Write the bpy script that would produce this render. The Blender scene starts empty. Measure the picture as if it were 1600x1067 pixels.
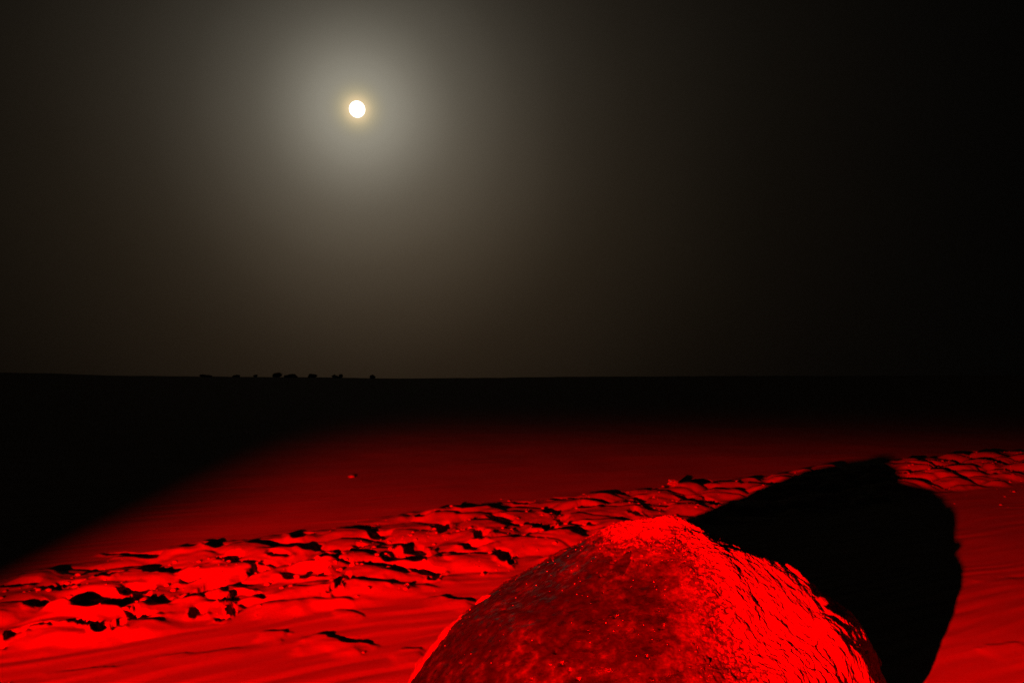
import bpy, math, random
import numpy as np
from mathutils import Vector, Matrix

random.seed(7)
sc = bpy.context.scene
C = sc.collection

# ------------------------------------------------------------------ camera
FPX = 1155.0                       # focal length in photo pixels (1600 wide)
CAM_H = 1.0
PITCH = math.atan((592.0 - 533.5) / FPX)
cam_d = bpy.data.cameras.new('camera')
cam_d.sensor_width = 36.0
cam_d.lens = 36.0 * FPX / 1600.0
cam_d.clip_start = 0.02
cam_d.clip_end = 60000
cam = bpy.data.objects.new('camera', cam_d)
cam.location = (0, 0, CAM_H)
cam.rotation_euler = (math.radians(90) + PITCH, 0, 0)
C.objects.link(cam)
sc.camera = cam


def ray(px, py):
    """direction in the world of a photo position, used to survey where things stand"""
    a, b = (px - 800) / FPX, (533.5 - py) / FPX
    c, s = math.cos(PITCH), math.sin(PITCH)
    return Vector((a, c - b * s, s + b * c))


def ground_at(px, py):
    d = ray(px, py)
    t = CAM_H / -d.z
    return d.x * t, d.y * t


# ------------------------------------------------------------------ world, moon, lamp
MOON_DIR = ray(558, 171).normalized()
MOON_EL = math.asin(MOON_DIR.z)
MOON_AZ = math.atan2(MOON_DIR.x, MOON_DIR.y)

world = bpy.data.worlds.new("World")
sc.world = world
world.use_nodes = True
wt = world.node_tree
wt.nodes.clear()


class NT:
    """small helper for node trees"""
    def __init__(s, t): s.t = t
    def n(s, kind, **kw):
        nd = s.t.nodes.new(kind)
        for k, v in kw.items(): setattr(nd, k, v)
        return nd
    def put(s, sock, v):
        if isinstance(v, bpy.types.NodeSocket): s.t.links.new(v, sock)
        elif v is not None: sock.default_value = v
    def m(s, op, a, b=None, c=None, clamp=False):
        nd = s.n('ShaderNodeMath', operation=op, use_clamp=clamp)
        for i, v in enumerate((a, b, c)): 
            if v is not None: s.put(nd.inputs[i], v)
        return nd.outputs[0]
    def vm(s, op, a, b=None, out=0):
        nd = s.n('ShaderNodeVectorMath', operation=op)
        s.put(nd.inputs[0], a)
        if b is not None: s.put(nd.inputs[1], b)
        return nd.outputs[out]
    def ramp(s, fac, stops, interp='LINEAR'):
        nd = s.n('ShaderNodeValToRGB')
        cr = nd.color_ramp
        cr.interpolation = interp
        while len(cr.elements) < len(stops): cr.elements.new(0.5)
        for e, (p, col) in zip(cr.elements, stops):
            e.position = p
            e.color = (*col, 1) if not isinstance(col, (int, float)) else (col, col, col, 1)
        s.put(nd.inputs[0], fac)
        return nd.outputs[0]


def lin(c):
    return tuple(((v / 255 + .055) / 1.055) ** 2.4 if v > 10 else v / 255 / 12.92 for v in c)


W = NT(wt)
geo = W.n('ShaderNodeTexCoord')
direc = W.vm('NORMALIZE', geo.outputs['Generated'])
# aureole of moonlight scattered in dusty air: a function of the angle from the moon, wider below it
moon_v = tuple(MOON_DIR)
cosang = W.vm('DOT_PRODUCT', direc, moon_v, out=1)
ang = W.m('ARCCOSINE', cosang)                         # radians
# uneven thin haze makes the aureole a little irregular
haze_n = W.n('ShaderNodeTexNoise'); haze_n.inputs['Scale'].default_value = 2.2
haze_n.inputs['Detail'].default_value = 3; W.put(haze_n.inputs['Vector'], direc)
ang2 = W.m('MULTIPLY', ang, W.m('ADD', W.m('MULTIPLY', haze_n.outputs['Fac'], 0.24), 0.88))
# stretch the tail to the lower-left as seen in the haze: dense air is near the horizon
sep = W.n('ShaderNodeSeparateXYZ'); W.put(sep.inputs[0], direc)
R = lambda px: px / FPX
def tint(v, c): return tuple(v * k for k in c)
GN, GW = (1.0, 0.96, 0.79), (1.0, 0.75, 0.47)
# inner glow round the moon
fac = W.m('DIVIDE', ang2, R(400), clamp=True)
aure = W.ramp(fac, [(d / 400, c) for d, c in [
    (0, (.95, .72, .40)), (14, (.66, .51, .29)), (24, (.36, .32, .205)), (36, (.25, .235, .18)), (48, tint(.215, GN)), (62, tint(.19, GN)), (88, tint(.128, GN)), (120, tint(.078, GN)), (150, tint(.048, GN)),
    (185, tint(.032, GN)), (230, tint(.015, GN)), (300, tint(.004, GN)), (400, (0, 0, 0))]], 'B_SPLINE')
# wide glow in the dust, its centre lower since the air is denser there
low_v = tuple(ray(590, 262).normalized())
angw = W.m('ARCCOSINE', W.vm('DOT_PRODUCT', direc, low_v, out=1))
angw2 = W.m('MULTIPLY', angw, W.m('ADD', W.m('MULTIPLY', haze_n.outputs['Fac'], 0.14), 0.95))
wide = W.ramp(W.m('DIVIDE', angw2, R(1000), clamp=True), [(d / 1000, tint(v, GW)) for d, v in [
    (0, .072), (100, .065), (160, .053), (240, .036), (310, .0245), (400, .0160), (500, .0088), (600, .0048), (730, .0024), (860, .0010), (1000, 0)]], 'B_SPLINE')
addn = W.n('ShaderNodeMix', data_type='RGBA', blend_type='ADD'); addn.inputs[0].default_value = 1
lowtint = W.ramp(W.m('MULTIPLY', sep.outputs['Z'], 2.0, clamp=True), [(0, (.78, .66, .58)), (.35, (.86, .80, .74)), (.8, (.90, .93, .98)), (1, (.88, .92, 1))])
wt2 = W.n('ShaderNodeMix', data_type='RGBA', blend_type='MULTIPLY'); wt2.inputs[0].default_value = 1
W.put(wt2.inputs[6], wide); W.put(wt2.inputs[7], lowtint)
W.put(addn.inputs[6], aure); W.put(addn.inputs[7], wt2.outputs[2])
bg = W.n('ShaderNodeBackground'); W.put(bg.inputs[0], addn.outputs[2]); bg.inputs[1].default_value = 1.0
# moonlit clear-air component, far below daylight
sky = W.n('ShaderNodeTexSky', sky_type='NISHITA')
sky.sun_disc = False
sky.sun_elevation = MOON_EL
sky.sun_rotation = MOON_AZ
sky.dust_density = 6
bg2 = W.n('ShaderNodeBackground'); W.put(bg2.inputs[0], sky.outputs[0]); bg2.inputs[1].default_value = 0.00001
add = W.n('ShaderNodeAddShader')
wt.links.new(bg.outputs[0], add.inputs[0]); wt.links.new(bg2.outputs[0], add.inputs[1])
wo = W.n('ShaderNodeOutputWorld'); wt.links.new(add.outputs[0], wo.inputs[0])

# moonlight
ml = bpy.data.lights.new('moonlight', 'SUN')
ml.energy = 0.0055
ml.angle = math.radians(0.5)
ml.color = (1.0, 0.93, 0.8)
mlo = bpy.data.objects.new('moonlight', ml)
mlo.rotation_euler = (-MOON_DIR).to_track_quat('-Z', 'Y').to_euler()
C.objects.link(mlo)

# red lamp: a hand torch held low to the left, just behind the camera
LAMP = (-1.39, -0.77, 0.80)
rl = bpy.data.lights.new('red_torch_light', 'POINT')
rl.energy = 18500
rl.color = (1.0, 0.0, 0.0)
rl.shadow_soft_size = 0.016
rl.use_nodes = True
L = NT(rl.node_tree)
L.t.nodes.clear()
tc = L.n('ShaderNodeTexCoord')
ls = L.n('ShaderNodeSeparateXYZ'); L.put(ls.inputs[0], L.vm('NORMALIZE', tc.outputs['Normal']))
laz = L.m('ARCTAN2', ls.outputs['X'], ls.outputs['Y'])           # azimuth of the beam direction
dep = L.m('MULTIPLY', ls.outputs['Z'], -1.0)                     # sine of the depression
# left rim of the beam leans with depression (reflector lip); soft
edge = L.m('ADD', laz, L.m('MULTIPLY', dep, 0.55))
eL = L.n('ShaderNodeMapRange', interpolation_type='SMOOTHSTEP')
L.put(eL.inputs[0], edge)
eL.inputs[1].default_value = -0.195; eL.inputs[2].default_value = 0.03
eR = L.n('ShaderNodeMapRange', interpolation_type='SMOOTHSTEP')
L.put(eR.inputs[0], laz)
eR.inputs[1].default_value = 1.7; eR.inputs[2].default_value = 0.85
vprof = L.ramp(L.m('MULTIPLY', dep, 2.0, clamp=True), [
    (0.026, 0.0), (0.055, 0.055), (0.087, 0.22), (0.115, 0.50), (0.14, 0.68), (0.17, 0.62), (0.21, 0.50), (0.27, 0.47), (0.33, 0.50), (0.46, 0.24), (0.55, 0.19), (0.8, 0.1)])
em = L.n('ShaderNodeEmission')
L.put(em.inputs['Color'], (1, 0, 0, 1))
L.put(em.inputs['Strength'], L.m('MULTIPLY', L.m('MULTIPLY', eL.outputs[0], eR.outputs[0]), vprof))
lo = L.n('ShaderNodeOutputLight'); L.t.links.new(em.outputs[0], lo.inputs[0])
rlo = bpy.data.objects.new('red_torch_light', rl)
rlo.location = LAMP
C.objects.link(rlo)

sc.view_settings.view_transform = 'Standard'
sc.view_settings.look = 'None'
sc.view_settings.exposure = 0
sc.view_settings.gamma = 1
sc.render.dither_intensity = 2.0
sc.view_settings.use_curve_mapping = False
sc.cycles.max_bounces = 6
sc.cycles.diffuse_bounces = 2
sc.cycles.sample_clamp_indirect = 3


# ------------------------------------------------------------------ helpers
def mesh_grid(name, P, mat, attr=None, wrap=False, keep=None, parent=None, smooth=True):
    """P: (rows, cols, 3) -> quad mesh object; keep: boolean mask per quad"""
    nr, nc = P.shape[:2]
    idx = np.arange(nr * nc).reshape(nr, nc)
    if wrap:
        nx = np.roll(idx, -1, axis=1)
        a, b, c, d = idx[:-1], nx[:-1], nx[1:], idx[1:]
    else:
        a, b, c, d = idx[:-1, :-1], idx[:-1, 1:], idx[1:, 1:], idx[1:, :-1]
    F = np.stack([a, b, c, d], -1)
    F = F[keep] if keep is not None else F.reshape(-1, 4)
    F = F.reshape(-1, 4)
    used, inv = np.unique(F, return_inverse=True)
    F = inv.reshape(-1, 4)
    V = P.reshape(-1, 3)[used]
    me = bpy.data.meshes.new(name)
    me.vertices.add(len(V)); me.vertices.foreach_set('co', V.astype(np.float32).ravel())
    me.loops.add(F.size); me.loops.foreach_set('vertex_index', F.astype(np.int32).ravel())
    me.polygons.add(len(F)); me.polygons.foreach_set('loop_start', np.arange(0, F.size, 4, dtype=np.int32))
    me.update(calc_edges=True)
    if smooth: me.polygons.foreach_set('use_smooth', np.ones(len(F), dtype=bool))
    me.validate()
    me.materials.append(mat)
    if attr:
        me.attributes.new(attr[0], 'FLOAT', 'POINT').data.foreach_set('value', attr[1].ravel()[used].astype(np.float32))
    o = bpy.data.objects.new(name, me)
    C.objects.link(o)
    if parent: o.parent = parent
    return o


def mesh_from(name, V, F, mat, parent=None, smooth=True):
    me = bpy.data.meshes.new(name)
    me.from_pydata([tuple(v) for v in V], [], [tuple(f) for f in F])
    me.validate()
    if smooth: me.polygons.foreach_set('use_smooth', [True] * len(me.polygons))
    me.materials.append(mat)
    o = bpy.data.objects.new(name, me)
    C.objects.link(o)
    if parent: o.parent = parent
    return o


def _h(ix, iy, iz, seed):
    h = (ix.astype(np.int64) * 374761393 + iy.astype(np.int64) * 668265263 + iz * 2147483647 + seed * 1274126177) & 0xFFFFFFFF
    h = ((h ^ (h >> 13)) * 1274126177) & 0xFFFFFFFF
    h = ((h ^ (h >> 16)) * 2246822519) & 0xFFFFFFFF
    return ((h ^ (h >> 13)) & 0xFFFFFF) / float(0xFFFFFF)


def noise2(x, y, seed=0):
    """gradient-like value noise in -1..1"""
    ix, iy = np.floor(x), np.floor(y)
    fx, fy = x - ix, y - iy
    ix, iy = ix.astype(np.int64), iy.astype(np.int64)
    out = 0
    ux, uy = fx * fx * fx * (fx * (fx * 6 - 15) + 10), fy * fy * fy * (fy * (fy * 6 - 15) + 10)
    for dx in (0, 1):
        for dy in (0, 1):
            a = _h(ix + dx, iy + dy, 0, seed) * 2 * np.pi
            g = np.cos(a) * (fx - dx) + np.sin(a) * (fy - dy)
            out = out + g * (ux if dx else 1 - ux) * (uy if dy else 1 - uy)
    return out * 1.5


def fbm2(x, y, seed=0, o=3):
    s, a, n = 0, 1.0, 0
    for k in range(o):
        s = s + a * noise2(x * 2 ** k + 17.3 * k, y * 2 ** k - 9.1 * k, seed + k)
        n += a; a *= .5
    return s / n


def noise3(p, seed=0):
    i = np.floor(p); f = p - i; i = i.astype(np.int64)
    u = f * f * f * (f * (f * 6 - 15) + 10)
    out = 0
    for dx in (0, 1):
        for dy in (0, 1):
            for dz in (0, 1):
                ax, ay, az = i[..., 0] + dx, i[..., 1] + dy, i[..., 2] + dz
                h1 = _h(ax, ay, az * 1013904223, seed) * 2 * np.pi
                h2 = _h(ax, ay, az * 1013904223, seed + 51) * 2 - 1
                r = np.sqrt(1 - h2 * h2)
                g = r * np.cos(h1) * (f[..., 0] - dx) + r * np.sin(h1) * (f[..., 1] - dy) + h2 * (f[..., 2] - dz)
                w = (u[..., 0] if dx else 1 - u[..., 0]) * (u[..., 1] if dy else 1 - u[..., 1]) * (u[..., 2] if dz else 1 - u[..., 2])
                out = out + g * w
    return out * 1.6


def fbm3(p, seed=0, o=3, gain=.5):
    s, a, n = 0, 1.0, 0
    for k in range(o):
        s = s + a * noise3(p * 2 ** k + 11.7 * k, seed + k)
        n += a; a *= gain
    return s / n


def sstep(a, b, x):
    t = np.clip((x - a) / (b - a), 0, 1)
    return t * t * (3 - 2 * t)


# ------------------------------------------------------------------ materials
def sand_material(name, base=(0.25, 0.19, 0.135), dark=(0.19, 0.14, 0.10), grain=0.25, scale=1.0):
    m = bpy.data.materials.new(name); m.use_nodes = True
    N = NT(m.node_tree); N.t.nodes.clear()
    tcn = N.n('ShaderNodeTexCoord')
    n1 = N.n('ShaderNodeTexNoise'); N.put(n1.inputs['Vector'], tcn.outputs['Object']); n1.inputs['Scale'].default_value = 1.7; n1.inputs['Detail'].default_value = 6
    n2 = N.n('ShaderNodeTexNoise'); N.put(n2.inputs['Vector'], tcn.outputs['Object']); n2.inputs['Scale'].default_value = 90 * scale; n2.inputs['Detail'].default_value = 3
    mixv = N.m('ADD', N.m('MULTIPLY', n1.outputs['Fac'], .7), N.m('MULTIPLY', n2.outputs['Fac'], .3))
    col = N.ramp(mixv, [(0.35, dark), (0.65, base)])
    bmp = N.n('ShaderNodeBump'); bmp.inputs['Strength'].default_value = grain; bmp.inputs['Distance'].default_value = 0.002
    N.put(bmp.inputs['Height'], n2.outputs['Fac'])
    b = N.n('ShaderNodeBsdfPrincipled')
    N.put(b.inputs['Base Color'], col)
    b.inputs['Roughness'].default_value = 0.95
    b.inputs['Specular IOR Level'].default_value = 0.08
    N.put(b.inputs['Normal'], bmp.outputs[0])
    o = N.n('ShaderNodeOutputMaterial'); N.t.links.new(b.outputs[0], o.inputs[0])
    return m


def stone_material(name):
    m = bpy.data.materials.new(name); m.use_nodes = True
    N = NT(m.node_tree); N.t.nodes.clear()
    tcn = N.n('ShaderNodeTexCoord')
    def nz(s, d=4, r=.5):
        n = N.n('ShaderNodeTexNoise'); N.put(n.inputs['Vector'], tcn.outputs['Object'])
        n.inputs['Scale'].default_value = s; n.inputs['Detail'].default_value = d; n.inputs['Roughness'].default_value = r
        return n.outputs['Fac']
    blot = N.m('ADD', N.m('MULTIPLY', nz(7, 5, .6), .55), N.m('MULTIPLY', nz(38, 4, .6), .45))
    col = N.ramp(blot, [(0.40, (0.0045, 0.0035, 0.003)), (0.50, (0.009, 0.007, 0.0055)), (0.57, (0.020, 0.015, 0.011)), (0.64, (0.045, 0.034, 0.025)), (0.72, (0.12, 0.09, 0.065))])
    at = N.n('ShaderNodeAttribute'); at.attribute_name = 'dust'
    mx = N.n('ShaderNodeMix', data_type='RGBA'); N.put(mx.inputs[0], N.m('MULTIPLY', at.outputs['Fac'], N.ramp(nz(120, 3, .6), [(.35, .35), (.6, 1)])))
    N.put(mx.inputs[6], col); N.put(mx.inputs[7], (.085, .064, .046, 1)); col = mx.outputs[2]
    mp = N.n('ShaderNodeMapping'); mp.inputs['Rotation'].default_value = (0, math.radians(38), 0); mp.inputs['Scale'].default_value = (5, 40, 60)
    N.put(mp.inputs['Vector'], tcn.outputs['Object'])
    nst = N.n('ShaderNodeTexNoise'); N.put(nst.inputs['Vector'], mp.outputs[0]); nst.inputs['Scale'].default_value = 1; nst.inputs['Detail'].default_value = 3
    rough = N.ramp(nst.outputs['Fac'], [(0.50, 0.75), (0.60, 0.24)])
    hb = N.m('ADD', N.m('MULTIPLY', nz(60, 5, .65), .7), N.m('MULTIPLY', nz(260, 2, .6), .3))
    bmp = N.n('ShaderNodeBump'); bmp.inputs['Strength'].default_value = 0.8; bmp.inputs['Distance'].default_value = 0.006
    N.put(bmp.inputs['Height'], hb)
    b = N.n('ShaderNodeBsdfPrincipled')
    N.put(b.inputs['Base Color'], col); N.put(b.inputs['Roughness'], rough)
    N.put(b.inputs['Specular IOR Level'], N.ramp(nst.outputs['Fac'], [(0.50, 0.10), (0.62, 0.55)]))
    N.put(b.inputs['Normal'], bmp.outputs[0])
    o = N.n('ShaderNodeOutputMaterial'); N.t.links.new(b.outputs[0], o.inputs[0])
    return m


def crust_material(name):
    m = sand_material(name, base=(0.32, 0.245, 0.178), dark=(0.16, 0.12, 0.088), grain=.8, scale=1.6)
    N = NT(m.node_tree)
    b = [n for n in N.t.nodes if n.type == 'BSDF_PRINCIPLED'][0]
    src = b.inputs['Base Color'].links[0].from_socket
    tcn = N.n('ShaderNodeTexCoord')
    sp = N.n('ShaderNodeTexNoise'); N.put(sp.inputs['Vector'], tcn.outputs['Object']); sp.inputs['Scale'].default_value = 75; sp.inputs['Detail'].default_value = 5; sp.inputs['Roughness'].default_value = .7
    at = N.n('ShaderNodeAttribute'); at.attribute_name = 'thin'
    # thin crust lets the dark wet stone colour through in patches
    v = N.m('SUBTRACT', N.m('ADD', sp.outputs['Fac'], .12), N.m('MULTIPLY', at.outputs['Fac'], .34))
    k = N.ramp(v, [(.34, (.10, .10, .10)), (.46, (.45, .45, .45)), (.60, (1, 1, 1))])
    mx = N.n('ShaderNodeMix', data_type='RGBA', blend_type='MULTIPLY'); mx.inputs[0].default_value = 1
    N.put(mx.inputs[6], src); N.put(mx.inputs[7], k); N.put(b.inputs['Base Color'], mx.outputs[2])
    return m


def plain(name, col, rough=.9, spec=.2):
    m = bpy.data.materials.new(name); m.use_nodes = True
    N = NT(m.node_tree)
    b = [n for n in N.t.nodes if n.type == 'BSDF_PRINCIPLED'][0]
    tcn = N.n('ShaderNodeTexCoord')
    n1 = N.n('ShaderNodeTexNoise'); N.put(n1.inputs['Vector'], tcn.outputs['Object']); n1.inputs['Scale'].default_value = 30
    N.put(b.inputs['Base Color'], N.ramp(n1.outputs['Fac'], [(.3, tuple(c * .7 for c in col)), (.7, col)]))
    b.inputs['Roughness'].default_value = rough
    b.inputs['Specular IOR Level'].default_value = spec
    return m


M_SAND = sand_material('wind_rippled_sand')
M_PATH = sand_material('churned_sand', base=(0.25, 0.19, 0.135), dark=(0.18, 0.135, 0.095), grain=.4)
M_CRUST = crust_material('pale_sand_crust')
M_STONE = stone_material('damp_dark_stone')

# ------------------------------------------------------------------ terrain
def band_edges():
    top = [(-60, 916), (0, 903), (100, 880), (200, 862), (400, 842), (520, 822), (700, 792), (850, 778), (1000, 766), (1200, 742), (1330, 728), (1450, 716), (1600, 706), (1700, 699)]
    bot = [(-60, 1040), (0, 1022), (200, 1003), (330, 980), (480, 960), (650, 935), (760, 905), (880, 882), (1100, 830), (1380, 785), (1500, 768), (1600, 756), (1700, 746)]
    return [np.array([ground_at(*p) for p in l]) for l in (top, bot)]


U = np.array([0.837, 0.547]); Vv = np.array([-0.547, 0.837])
ET, EB = band_edges()
ut, vt = ET @ U, ET @ Vv
ub, vb = EB @ U, EB @ Vv
# dark hollows of the trail: photo position of each (x, y), width, height; turned into ground places and sizes
HOLLOWS = [
    (168, 953, 90, 22), (192, 978, 16, 26), (222, 968, 46, 7), (322, 926, 44, 28), (296, 934, 46, 9), (354, 944, 12, 12), (368, 955, 10, 14), (385, 937, 50, 7),
    (226, 869, 52, 10), (190, 865, 50, 5), (350, 859, 46, 8), (358, 881, 26, 14), (174, 906, 34, 10), (214, 925, 34, 14), (222, 934, 18, 12), (296, 909, 24, 7),
    (470, 840, 27, 12), (489, 861, 27, 14), (520, 880, 24, 14), (407, 898, 30, 14), (480, 903, 62, 14), (536, 914, 20, 12), (528, 925, 14, 16), (640, 875, 60, 16), (670, 893, 34, 10),
    (676, 902, 12, 10), (652, 860, 34, 12), (694, 829, 22, 16), (661, 812, 22, 7), (570, 826, 24, 7), (596, 841, 28, 8), (620, 855, 20, 6), (742, 857, 44, 10), (752, 842, 22, 12), (785, 872, 22, 16), (797, 880, 12, 10),
    (735, 799, 38, 8), (782, 816, 30, 9), (846, 828, 24, 12), (868, 838, 34, 10), (862, 834, 24, 6), (880, 780, 34, 5), (968, 772, 20, 7), (915, 797, 24, 7), (855, 804, 18, 8),
    (878, 815, 16, 6), (1030, 766, 24, 5), (1098, 752, 18, 6), (992, 807, 16, 9), (1000, 784, 20, 7), (1042, 795, 24, 6), (1112, 788, 18, 12), (1070, 782, 26, 6), (910, 826, 44, 5), (815, 786, 30, 4),
    (34, 921, 38, 10), (56, 951, 26, 12), (26, 994, 22, 10), (4, 1014, 24, 14), (140, 986, 70, 5), (178, 988, 30, 7), (60, 988, 40, 4), (40, 903, 40, 5), (250, 900, 60, 4), (110, 918, 30, 5),
    (312, 962, 24, 8), (340, 970, 20, 6), (430, 877, 30, 5), (560, 862, 20, 5),
    (1462, 733, 24, 5), (1442, 744, 34, 7), (1516, 735, 34, 4), (1548, 744, 14, 8), (1400, 722, 26, 6), (1570, 728, 26, 5), (1504, 714, 20, 4), (1590, 736, 16, 4), (1535, 707, 16, 4)]
# narrow scarps that stand up 1-3 cm and cast thin shadows: x, y, half length, tilt in pixels
SCARPS = [(530, 1004, 62, 4, .016), (438, 987, 26, 1, .010), (712, 938, 42, 6, .014), (634, 1018, 34, -4, .008), (552, 956, 22, 1, .007), (586, 920, 36, 5, .009), (480, 929, 36, 3, .008), (330, 849, 44, -3, .010),
          (820, 906, 26, 3, .009), (1030, 895, 0, 0, 0), (1545, 903, 40, -2, .003), (1560, 1010, 50, -6, .004), (140, 1046, 90, -8, .004), (300, 1022, 90, -12, .004)]
rngh = random.Random(3)
HW = []
for (px, py, w, h) in HOLLOWS:
    cx, cy = ground_at(px, py)
    _, y0 = ground_at(px, py + h / 2); _, y1 = ground_at(px, py - h / 2)
    sx = w / 2 / FPX * cy
    sy = (y1 - y0) / 2
    dist = math.hypot(cx - LAMP[0], cy - LAMP[1])
    need = 2 * sy * LAMP[2] / dist
    HW.append((cx, cy - sy * .05, sx * 1.15, sy * 1.20, min(0.13, need * 0.75 + 0.018)))


def band_mask(x, y):
    u = x * U[0] + y * U[1]; v = x * Vv[0] + y * Vv[1]
    j = 0.17 * fbm2(x * 2.3, y * 2.3, 5, 3) + .03 * noise2(x * 11, y * 11, 6)
    a = v - np.interp(u, ub, vb) + j
    b = np.interp(u, ut, vt) - v + j
    return a, b


def terrain(x, y):
    r = np.hypot(x, y)
    z = 0.012 * fbm2(x * .55, y * .55, 1, 2) * sstep(.5, 3, r)
    z = z + 0.25 * fbm2(x * .035, y * .035, 2, 3) * sstep(14, 60, r)
    # far rise
    az = np.arctan2(x, y)
    azp = np.tan(np.clip(az, -1.2, 1.2)) * FPX + 800
    H = np.interp(azp, [-2000, -200, 0, 60, 170, 300, 470, 620, 760, 900, 1150, 1600, 2500], [9, 9, 8.0, 7.5, 4.5, 3.4, 2.6, 0.5, 1.6, 3.2, 4.2, 4.2, 5.0])
    H = 1 + H / FPX * 420
    z = z + (H + 0.25 * fbm2(x * .05, y * .05, 9, 2)) * sstep(150, 420, r)
    near = r < 40
    xx, yy = x[near], y[near]
    zz = np.zeros_like(xx)
    # wind ripples, crests run obliquely away to the right
    th = math.radians(27)
    cu, cv = math.cos(th), math.sin(th)
    wx = xx + .10 * fbm2(xx * 1.1, yy * 1.1, 21, 2)
    wy = yy + .10 * fbm2(xx * 1.1, yy * 1.1, 31, 2)
    al = wx * cu + wy * cv
    ac = -wx * cv + wy * cu
    amp = 0.45 + 0.55 * noise2(al * .8, ac * 1.6, 41)
    ph = 2 * np.pi * (ac / 0.105 + 0.9 * noise2(al * .9, ac * 2.0, 43))
    rr = np.hypot(xx, yy)
    lod = sstep(11, 5, rr)
    rip = (np.sin(ph) + .35 * np.sin(2 * ph + .8)) * 0.0017 * np.clip(amp, 0.15, 1) * lod
    rip = rip + 0.0040 * fbm2(al * .7, ac * 6.5, 51, 3) * sstep(26, 8, rr)
    rip = rip + 0.0022 * fbm2(al * 1.5, ac * 17, 57, 2) * lod
    zz += rip
    # trail of trampled sand
    a, b = band_mask(xx, yy)
    ins = (a > -.15) & (b > -.15)
    X, Y, A, B = xx[ins], yy[ins], a[ins], b[ins]
    mk = sstep(-.02, .26, A) * sstep(-.02, .34, B)
    qx = X / .40 + .33 * fbm2(X * 2.4, Y * 2.4, 61, 3)
    qy = Y / .30 + .38 * fbm2(X * 2.4, Y * 2.4, 71, 3)
    ix, iy = np.floor(qx), np.floor(qy)
    num = np.zeros_like(X); den = np.zeros_like(X); F1 = np.full_like(X, 9.); F2 = np.full_like(X, 9.)
    for dx in (-1, 0, 1):
        for dy in (-1, 0, 1):
            jx, jy = (ix + dx).astype(np.int64), (iy + dy).astype(np.int64)
            cx = jx + .15 + .7 * _h(jx, jy, 0, 81); cy = jy + .15 + .7 * _h(jx, jy, 0, 82)
            ex, ey = qx - cx, qy - cy
            d2 = ex * ex + ey * ey
            hz = 0.008 + 0.022 * _h(jx, jy, 0, 83) + (0.004 + .014 * _h(jx, jy, 0, 84)) * ey + (.02 * (_h(jx, jy, 0, 85) - .5)) * ex + .016 * (1 - 1.8 * d2)
            w = np.exp(-d2 * 13)
            num += w * hz; den += w
            F2 = np.where(d2 < F1, F1, np.minimum(F2, d2)); F1 = np.minimum(F1, d2)
    cellz = num / (den + 1e-12)
    f1 = np.sqrt(F1)
    vly = sstep(-.45, .5, noise2(X * 2.3 + 5, Y * 2.9, 97))
    cellz = cellz + (.014 + .021 * vly) * (1 - sstep(.22, .74, f1 + .07 * fbm2(X * 13, Y * 15, 99, 2))) - .012
    crack = sstep(.10, .0, np.sqrt(F2) - np.sqrt(F1)) * sstep(.25, .6, noise2(X * 1.9, Y * 1.9, 91))
    zb = cellz - 0.012 * crack + 0.0080 * fbm2(X * 8, Y * 10, 95, 5)
    zb = zb * (1 + .55 * sstep(5.5, 8.5, np.hypot(X, Y)))
    zz[ins] = zz[ins] * (1 - .6 * mk) + mk * zb - .004 * mk
    # hollows
    wxx = xx + .06 * fbm2(xx * 7, yy * 7, 101, 4)
    wyy = yy + .07 * fbm2(xx * 6, yy * 7, 111, 4)
    cut = np.zeros_like(xx)
    for (cx, cy, sx, sy, dpt) in HW:
        sel = (np.abs(xx - cx) < sx * 2.1 + .1) & (np.abs(yy - cy) < sy * 2.1 + .1)
        ex, ey = (wxx[sel] - cx) / sx, (wyy[sel] - cy) / sy
        rho = np.sqrt(ex * ex + ey * ey)
        f = sstep(1.16, .80, rho) * dpt
        # lip on the near side
        lip = 0.35 * dpt * np.exp(-((rho - 1.25) / .28) ** 2) * sstep(.3, -.7, ey)
        cut[sel] = np.maximum(cut[sel], f)
        zz[sel] += lip * sstep(0.0, -.2, -rho + .9)
    zz -= cut
    for (px, py, hl, tl, hh) in SCARPS:
        if not hl: continue
        x0, y0 = ground_at(px - hl, py - tl); x1, y1 = ground_at(px + hl, py + tl)
        dx, dy = x1 - x0, y1 - y0; ln = math.hypot(dx, dy)
        sel = (xx > min(x0, x1) - .2) & (xx < max(x0, x1) + .2) & (yy > min(y0, y1) - .3) & (yy < max(y0, y1) + .3)
        t = ((wxx[sel] - x0) * dx + (wyy[sel] - y0) * dy) / ln / ln
        s = (-(wxx[sel] - x0) * dy + (wyy[sel] - y0) * dx) / ln      # + = farther away
        env = sstep(0, .25, t) * sstep(1, .75, t)
        zz[sel] += hh * env * sstep(-.16, -.012, s) * sstep(.012, -.004, s)
    z[near] += zz
    return z


def build_ground():
    rs = [0.0, .25, .5, .8, 1.1, 1.4, 1.65]
    g = 1.0040
    while rs[-1] < 14: rs.append(rs[-1] * g)
    while rs[-1] < 45: rs.append(rs[-1] * 1.012)
    while rs[-1] < 9000: rs.append(rs[-1] * 1.05)
    rs = np.array(rs)
    fine = np.radians(np.linspace(-48, 48, 1060))
    rest = np.radians(np.linspace(48, 312, 132)[1:-1])
    az = np.concatenate([fine, rest])
    A, Rr = np.meshgrid(az, rs)
    X, Y = Rr * np.sin(A), Rr * np.cos(A)
    Z = terrain(X.ravel(), Y.ravel()).reshape(X.shape)
    P = np.stack([X, Y, Z], -1)
    P = P[:, ::-1]                       # faces up
    a, b = band_mask(P[..., 0].ravel(), P[..., 1].ravel())
    inb = ((a > 0.0) & (b > 0.0)).reshape(P.shape[:2]) & (np.hypot(P[..., 0], P[..., 1]) < 30)
    q = inb[:-1]
    q = q | np.roll(inb, -1, axis=1)[:-1]
    return P, q


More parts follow.
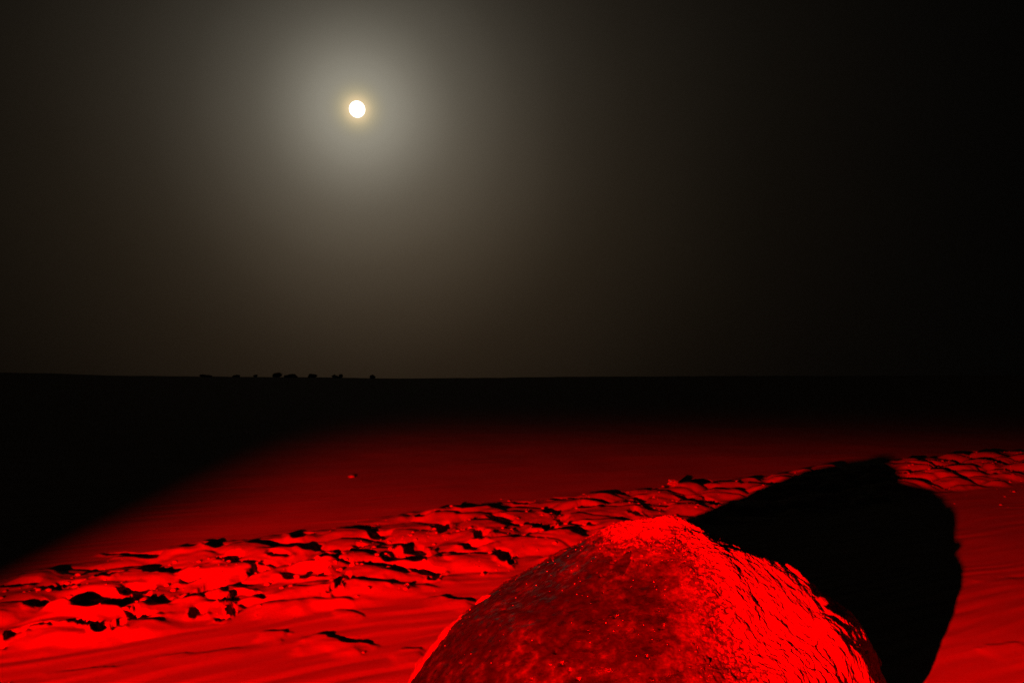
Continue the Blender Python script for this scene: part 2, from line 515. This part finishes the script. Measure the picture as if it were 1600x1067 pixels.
P_G, q_band = build_ground()
o = mesh_grid('sand_ground', P_G, M_SAND, wrap=True, keep=~q_band)
o['kind'] = 'structure'; o['label'] = 'wide flat desert sand with faint wind ripples reaching the horizon'
o = mesh_grid('trampled_sand_path', P_G, M_PATH, wrap=True, keep=q_band)
o['kind'] = 'structure'; o['label'] = 'raised trail of churned sand full of hollows crossing the smooth sand'


def ground_z(x, y):
    return float(terrain(np.array([x], float), np.array([y], float))[0])


# ------------------------------------------------------------------ moon
def ico(sub, rad=1.0):
    import bmesh
    bm = bmesh.new(); bmesh.ops.create_icosphere(bm, subdivisions=sub, radius=rad)
    bm.verts.ensure_lookup_table()
    V = np.array([v.co[:] for v in bm.verts]); F = [[v.index for v in f.verts] for f in bm.faces]
    bm.free()
    return V, F


MD = 30000.0
m = bpy.data.materials.new('moon_glow'); m.use_nodes = True
N = NT(m.node_tree); N.t.nodes.clear()
e = N.n('ShaderNodeEmission'); e.inputs[0].default_value = (1, .97, .86, 1); e.inputs[1].default_value = 2.2
oo = N.n('ShaderNodeOutputMaterial'); N.t.links.new(e.outputs[0], oo.inputs[0])
V, F = ico(4, MD * 11.6 / FPX)
moon = mesh_from('moon', V, F, m)
moon.location = MOON_DIR * MD
moon.scale = (1.0, 1.0, 1.03)
moon['label'] = 'glowing full moon hanging high over the dark horizon'
moon['category'] = 'moon'

# ------------------------------------------------------------------ boulder
BX, BY = 0.199 * 2.42, 2.42
BZ0 = ground_z(BX + .2, BY - .3)
boulder = bpy.data.objects.new('boulder', None)
boulder.location = (BX, BY, 0)
boulder.empty_display_size = .2
C.objects.link(boulder)
boulder['label'] = 'large domed dark boulder caked with rough sand on its right side'
boulder['category'] = 'boulder'

PQ = [0, .08, .16, .27, .42, .58, .70, .80, .88, .94, .98, 1.0]
PZR = [.553, .546, .530, .498, .447, .378, .318, .250, .178, .100, .038, -.04]
PZL = [.558, .536, .506, .462, .393, .312, .244, .180, .122, .068, .022, -.04]
# outline radius by azimuth (0 = +x right, 90 = away from the camera)
RAZ = [-180, -150, -120, -90, -60, -30, 0, 30, 60, 90, 120, 150, 180]
RAD = [.87, .83, .78, .73, .65, .665, .64, .61, .66, .70, .75, .83, .87]


def boulder_surface(phi, q):
    """phi, q arrays -> points (…,3) of the smooth dome"""
    pd = (np.degrees(phi) + 180) % 360 - 180
    Rm = np.interp(pd, RAZ, RAD) * (1 + .03 * np.sin(3 * phi + 1) + .02 * np.sin(5 * phi + 2))
    wl = .5 - .5 * np.cos(phi)
    z = np.interp(q, PQ, PZR) * (1 - wl) + np.interp(q, PQ, PZL) * wl
    wf = np.clip(np.cos(phi + math.radians(45)), 0, 1) ** 2       # fuller shoulder front right
    z = z + wf * (.085 * np.exp(-((q - .87) / .09) ** 2) + .03 * np.exp(-((q - .62) / .2) ** 2))
    z = z + np.clip(np.cos(phi + math.radians(60)), 0, 1) ** 4 * .036 * np.exp(-((q - .46) / .17) ** 2)
    return np.stack([Rm * q * np.cos(phi), Rm * q * np.sin(phi), z], -1)


def smoothed(nq, nphi, q0=0.0, q1=1.0):
    ph = np.linspace(0, 2 * np.pi, nphi, endpoint=False)
    qq = q0 + (q1 - q0) * np.linspace(0, 1, nq) ** .9
    PH, QQ = np.meshgrid(ph, qq)
    # average the profile to take away the kinks of the table
    P = 0
    for d, w in ((-.05, 1), (-.025, 2), (0, 3), (.025, 2), (.05, 1)):
        P = P + w * boulder_surface(PH, np.clip(np.abs(QQ + d), 0, 1))
    P = P / 9
    P0 = boulder_surface(PH, QQ)
    P[..., :2] = P0[..., :2]
    ring = np.minimum(1, (1 - QQ) / .05)[..., None]
    P[..., 2:] = P[..., 2:] * ring + P0[..., 2:] * (1 - ring)
    dph = np.roll(P, -1, 1) - np.roll(P, 1, 1)
    dq = np.gradient(P, axis=0)
    n = np.cross(dq, dph)
    ln = np.linalg.norm(n, axis=-1, keepdims=True)
    n = np.where(ln > 1e-12, n / np.maximum(ln, 1e-12), [0, 0, 1])
    return PH, QQ, P, n


def crust_mask(p, PH, QQ):
    """1 = sand crust, 0 = bare stone: the stone shows on the front-left wedge"""
    pd = np.degrees(PH) % 360                      # 180 = left, 270 = towards the camera
    j = 16 * fbm3(p * 5, 301, 3) + 26 * fbm3(p * 24, 305, 4, .7)
    a = np.minimum(pd + j - 152, 272 + 0.6 * j - pd) / 14      # inside the wedge > 0
    b = (QQ - (.27 + .16 * fbm3(p * 9, 311, 4, .65))) / .07
    c = (.985 - QQ) * 0 + 1
    w = np.minimum(np.minimum(a, b), c)
    return 1 - np.clip(w, -1, 1) * .5 - .5          # 1 crust … 0 stone


# body
PH, QQ, P, n = smoothed(300, 1100)
low = 0.020 * fbm3(P * 3.2, 201, 2) + 0.010 * fbm3(P * 11, 205, 3)
pits = -0.010 * sstep(.42, .6, fbm3(P * 26, 211, 2)) + .0035 * fbm3(P * 45, 215, 3)
Pb = P + n * (low + pits)[..., None]
body = mesh_grid('stone', Pb, M_STONE, wrap=True, parent=boulder)
cov = np.clip(1 - np.minimum(np.minimum((np.degrees(PH) % 360) - 150, 276 - (np.degrees(PH) % 360)) / 34, (QQ - .22) / .30), 0, 1) ** 1.5
cov = (cov * (np.cos(PH) > -.55) * sstep(-.35, .45, fbm3(P * 24, 331, 4, .65) + .9 * cov - .35)).ravel()
att = body.data.attributes.new('dust', 'FLOAT', 'POINT')
assert len(body.data.vertices) == len(cov)
att.data.foreach_set('value', cov.astype(np.float32))

# crust
PH, QQ, P, n = smoothed(460, 1900)
low = 0.020 * fbm3(P * 3.2, 201, 2) + 0.010 * fbm3(P * 11, 205, 3)
mk = crust_mask(P, PH, QQ)
e1 = np.array([.62, -.25, -.74]); e1 /= np.linalg.norm(e1)
al = P @ e1
Ps = P - .42 * al[..., None] * e1                  # lumps drawn out down the slope
lump = .6 * fbm3(Ps * 22, 221, 3) + .8 * (.5 - np.abs(fbm3(Ps * 34, 225, 2)))
crk = np.abs(noise3(Ps * 15 + .4 * noise3(Ps * 30, 231)[..., None], 233))
gaps = sstep(.075, .0, crk) * sstep(.05, .45, noise3(P * 6, 241) + .42 * np.clip(np.cos(PH), 0, 1) ** 2 * QQ ** 2 - .10)
thick = -.012 + mk * .020 + .010 * sstep(.25, .6, fbm3(P * 34, 271, 3)) * (mk < .5)  + mk * ((.0085 - .0025 * np.clip(np.cos(PH), 0, 1)) * lump + .0018 * fbm3(Ps * 58, 251, 3) + .0014 * noise3(P * 140, 255)) - .013 * gaps * mk * sstep(.35, .9, QQ)
rimband = sstep(.55, .8, QQ) * np.clip(np.cos(PH - math.radians(8)), 0, 1) ** 2
thick = thick + mk * rimband * .016 * fbm3(Ps * 17, 261, 2)
Pc = P + n * (low + thick)[..., None]
visible = (thick > -.009)
kq = visible[:-1] | visible[1:] | np.roll(visible, -1, 1)[:-1]
pdg = np.degrees(PH) % 360
thin = np.clip(1 - np.maximum(np.maximum(pdg - 272, 150 - pdg) / 22, (.28 - QQ) / .22), 0, 1)
crust = mesh_grid('sand_crust', Pc, M_CRUST, attr=('thin', thin), wrap=True, keep=kq, parent=boulder)
crust['label'] = 'pale lumpy crust of sand'


def lookup(phi, q):
    i = int(np.argmin(np.abs(QQ[:, 0] - q))); j = int(round((phi % (2 * math.pi)) / (2 * math.pi) * QQ.shape[1])) % QQ.shape[1]
    return Vector(Pc[i, j]), Vector(n[i, j])


# loose clumps that stand proud of the crust
rc = random.Random(11)
clump_meshes = []
for k in range(6):
    V, F = ico(3)
    d = 1 + .32 * fbm3(V * 1.3 + 9 * k, 400 + k, 2) + .16 * fbm3(V * 4 + 3 * k, 420 + k, 2)
    V = V * d[:, None]
    me = bpy.data.meshes.new('crust_clump')
    me.from_pydata([tuple(v) for v in V], [], F); me.materials.append(M_CRUST)
    me.polygons.foreach_set('use_smooth', [True] * len(me.polygons))
    clump_meshes.append(me)


def clump(phi_deg, q, size, flat=.6, long=1.3, lift=.1):
    p, nn = lookup(math.radians(phi_deg), q)
    o = bpy.data.objects.new('crust_clump', rc.choice(clump_meshes))
    C.objects.link(o); o.parent = boulder
    q1 = nn.to_track_quat('Z', 'Y')
    rot = q1.to_matrix() @ Matrix.Rotation(rc.uniform(0, 6.28), 3, 'Z')
    o.rotation_euler = rot.to_euler()
    o.scale = (size * long, size * rc.uniform(.7, 1), size * flat * rc.uniform(.8, 1.2))
    o.location = p + nn * size * lift


for k in range(26):      # broken edge on the right
    clump(rc.uniform(-25, 38), rc.uniform(.58, .95), rc.uniform(.012, .024))
for k in range(16):      # crest
    clump(rc.uniform(20, 110), rc.uniform(.08, .5), rc.uniform(.008, .015))
for (ph_, q_, s_) in ((168, .93, .045), (164, .86, .04), (171, .97, .05), (167, .80, .03), (160, .9, .04), (173, .9, .022), (163, .72, .022)):
    clump(ph_, q_, s_, flat=.55, long=1.5, lift=.05)

# crumbs of broken sand strewn over the trail
rk = np.random.RandomState(4)
cxy = np.stack([rk.uniform(-4.5, 7, 60000), rk.uniform(2.4, 10, 60000)], -1)
ca, cb = band_mask(cxy[:, 0], cxy[:, 1])
dens = sstep(-.05, .25, ca) * sstep(-.1, .3, cb) * sstep(-.2, .4, noise2(cxy[:, 0] * 2.2, cxy[:, 1] * 2.2, 700))
dens += .05 * (np.exp(-(np.minimum(ca, 0) / .5) ** 2) * (ca > -1) * (ca < 0))
cxy = cxy[rk.rand(len(cxy)) < dens * .30][:2600]
cz = terrain(cxy[:, 0], cxy[:, 1])
V0, F0 = ico(1); F0 = np.array(F0)
V0 = V0 * (1 + .35 * noise3(V0 * 1.7, 710))[:, None]
an = rk.uniform(0, 6.28, len(cxy)); rd = .0035 + .011 * rk.rand(len(cxy)) ** 3
ca_, sa_ = np.cos(an), np.sin(an)
VV = np.stack([(V0[None, :, 0] * ca_[:, None] - V0[None, :, 1] * sa_[:, None]) * 1.25, V0[None, :, 0] * sa_[:, None] + V0[None, :, 1] * ca_[:, None], V0[None, :, 2] * .7 + np.zeros((len(cxy), 1))], -1) * rd[:, None, None]
VV += np.stack([cxy[:, 0], cxy[:, 1], cz + rd * .25], -1)[:, None]
FF = (F0[None] + (np.arange(len(cxy)) * len(V0))[:, None, None]).reshape(-1, 3)
o = mesh_from('sand_crumbs', VV.reshape(-1, 3).tolist(), FF.tolist(), M_PATH)
o['kind'] = 'stuff'; o['label'] = 'small crumbs of broken sand strewn over the churned trail'

# glinting mineral grains caught on the bare stone
V0, F0 = ico(1)
gv, gf = [], []
while len(gv) < 240 * len(V0):
    ph_ = rc.uniform(160, 300) if rc.random() < .5 else rc.gauss(268, 14)
    i = int(np.argmin(np.abs(QQ[:, 0] - rc.uniform(.15, .99)))); j = int(ph_ / 360 * QQ.shape[1]) % QQ.shape[1]
    p = P[i, j] + n[i, j] * (max(low[i, j], low[i, j] + thick[i, j]) + .0015)
    b = len(gv); r = rc.choice((.0008, .001, .0013, .0018))
    rot = np.array(Matrix.Rotation(rc.uniform(0, 6.28), 3, Vector((rc.gauss(0, 1), rc.gauss(0, 1), rc.gauss(0, 1)))))
    gv += list(V0 @ rot * [r, r * .8, r * .7] + p); gf += [[k + b for k in f] for f in F0]
M_GRAIN = bpy.data.materials.new('mineral_grain'); M_GRAIN.use_nodes = True
bs = [x_ for x_ in M_GRAIN.node_tree.nodes if x_.type == 'BSDF_PRINCIPLED'][0]
bs.inputs['Base Color'].default_value = (.8, .76, .72, 1); bs.inputs['Roughness'].default_value = .38; bs.inputs['Metallic'].default_value = .7
o = mesh_from('mineral_grains', gv, gf, M_GRAIN, boulder, smooth=True)
o['kind'] = 'stuff'

# ------------------------------------------------------------------ small things on the sand
# pebble far left of the trail
def pebble(name, px, py, size, mat, seed, sq=.6):
    x, y = ground_at(px, py)
    V, F = ico(3)
    V = V * (1 + .3 * fbm3(V * 1.6 + seed, 500 + seed, 2))[:, None]
    V = V * [size, size * .8, size * sq]
    o = mesh_from(name, V, F, mat)
    o.location = (x, y, ground_z(x, y) + size * sq * .35)
    return o


M_PEB = plain('pale_pebble', (.18, .16, .14), .5, .5)
o = pebble('pebble', 549, 746, .036, M_PEB, 3)
o['label'] = 'small pale pebble alone on the smooth sand behind the trail, left of centre'; o['category'] = 'pebble'
# crumpled scrap on the trail
x, y = ground_at(1053, 768)
V, F = ico(3)
nz = fbm3(V * 2.2 + 4, 610, 2); V = V * (1 + .45 * np.abs(nz) * 2 - .2)[:, None] * [.06, .04, .026]
M_SCR = plain('pale_scrap', (.26, .25, .24), .22, 1.0)
o = mesh_from('crumpled_scrap', V, F, M_SCR, smooth=False)
o.location = (x, y, ground_z(x, y) + .008)
o.rotation_euler = (.3, .2, .5)
o['label'] = 'small pale crumpled scrap lying on the far edge of the churned sand'; o['category'] = 'litter'

# ------------------------------------------------------------------ shrubs on the skyline
M_LEAF = plain('shrub_leaf', (.05, .06, .03))
M_WOOD = plain('shrub_wood', (.10, .07, .05))
SD = 330.0
SHRUBS = [
    (322, 20, 5, 'low wide shrub, leftmost on the skyline'),
    (370, 15, 5, 'small shrub on the skyline, second from the left'),
    (400, 7, 5, 'tiny thin shrub on the skyline just left of the tallest one'),
    (434, 22, 11, 'tallest dark shrub on the skyline below and left of the moon'),
    (453, 18, 7, 'low sloping shrub touching the right side of the tallest one'),
    (489, 21, 10, 'rounded shrub on the skyline, right of the tallest pair'),
    (527, 17, 9, 'small rounded shrub on the skyline between the rounded one and the rightmost'),
    (582, 14, 8, 'small lone shrub, rightmost on the skyline under the moon')]
rs_ = random.Random(5)
for (px, w, h, lab) in SHRUBS:
    d = ray(px, 592); k = SD / d.y
    x, y = d.x * k, SD
    gz = ground_z(x, y)
    # silhouette height above the rise in front of it
    Hh = np.interp(px, [300, 470, 620], [3.4, 2.6, .5]) / FPX * SD + 1.0
    top = Hh + .85 * h / FPX * SD
    ht = max(top - gz, 1.2); wid = w / FPX * SD
    root = bpy.data.objects.new('shrub', None); root.location = (x, y, gz); C.objects.link(root)
    root['label'] = lab; root['category'] = 'shrub'; root['group'] = 'shrubs along the skyline'
    Vt, Ft = [], []
    for s in range(5):                                    # stems
        a = rs_.uniform(0, 6.28); tx, ty = math.cos(a) * wid * .25, math.sin(a) * wid * .25
        b = len(Vt)
        for (fx, rr) in ((0, .09), (1, .03)):
            for c in range(5):
                t = c * 2 * math.pi / 5
                Vt.append((tx * fx + rr * math.cos(t), ty * fx + rr * math.sin(t), -.3 + fx * ht * .7))
        for c in range(5): Ft.append((b + c, b + (c + 1) % 5, b + 5 + (c + 1) % 5, b + 5 + c))
    mesh_from('stem', Vt, Ft, M_WOOD, root)
    Vc, Fc = [], []
    lobes = [(rs_.uniform(-.34, .34) * wid, rs_.uniform(-.3, .3) * wid, ht * rs_.uniform(.15, .58), rs_.uniform(.12, .3)) for _ in range(6)]
    for s in range(900):
        lx, ly, lz, lr = rs_.choice(lobes)
        v = Vector((rs_.gauss(0, 1), rs_.gauss(0, 1), rs_.gauss(0, 1))).normalized() * rs_.random() ** .4
        c = Vector((lx + v.x * lr * wid, ly + v.y * lr * wid, lz + v.z * min(ht - lz, .30 * ht)))
        sz = rs_.uniform(.12, .34)
        t1 = Vector((rs_.gauss(0, 1), rs_.gauss(0, 1), rs_.gauss(0, 1))).normalized(); t2 = t1.orthogonal().normalized()
        b = len(Vc)
        Vc += [c - t1 * sz, c + t2 * sz * .6, c + t1 * sz, c - t2 * sz * .6]
        Fc.append((b, b + 1, b + 2, b + 3))
    mesh_from('crown', Vc, Fc, M_LEAF, root, smooth=False)
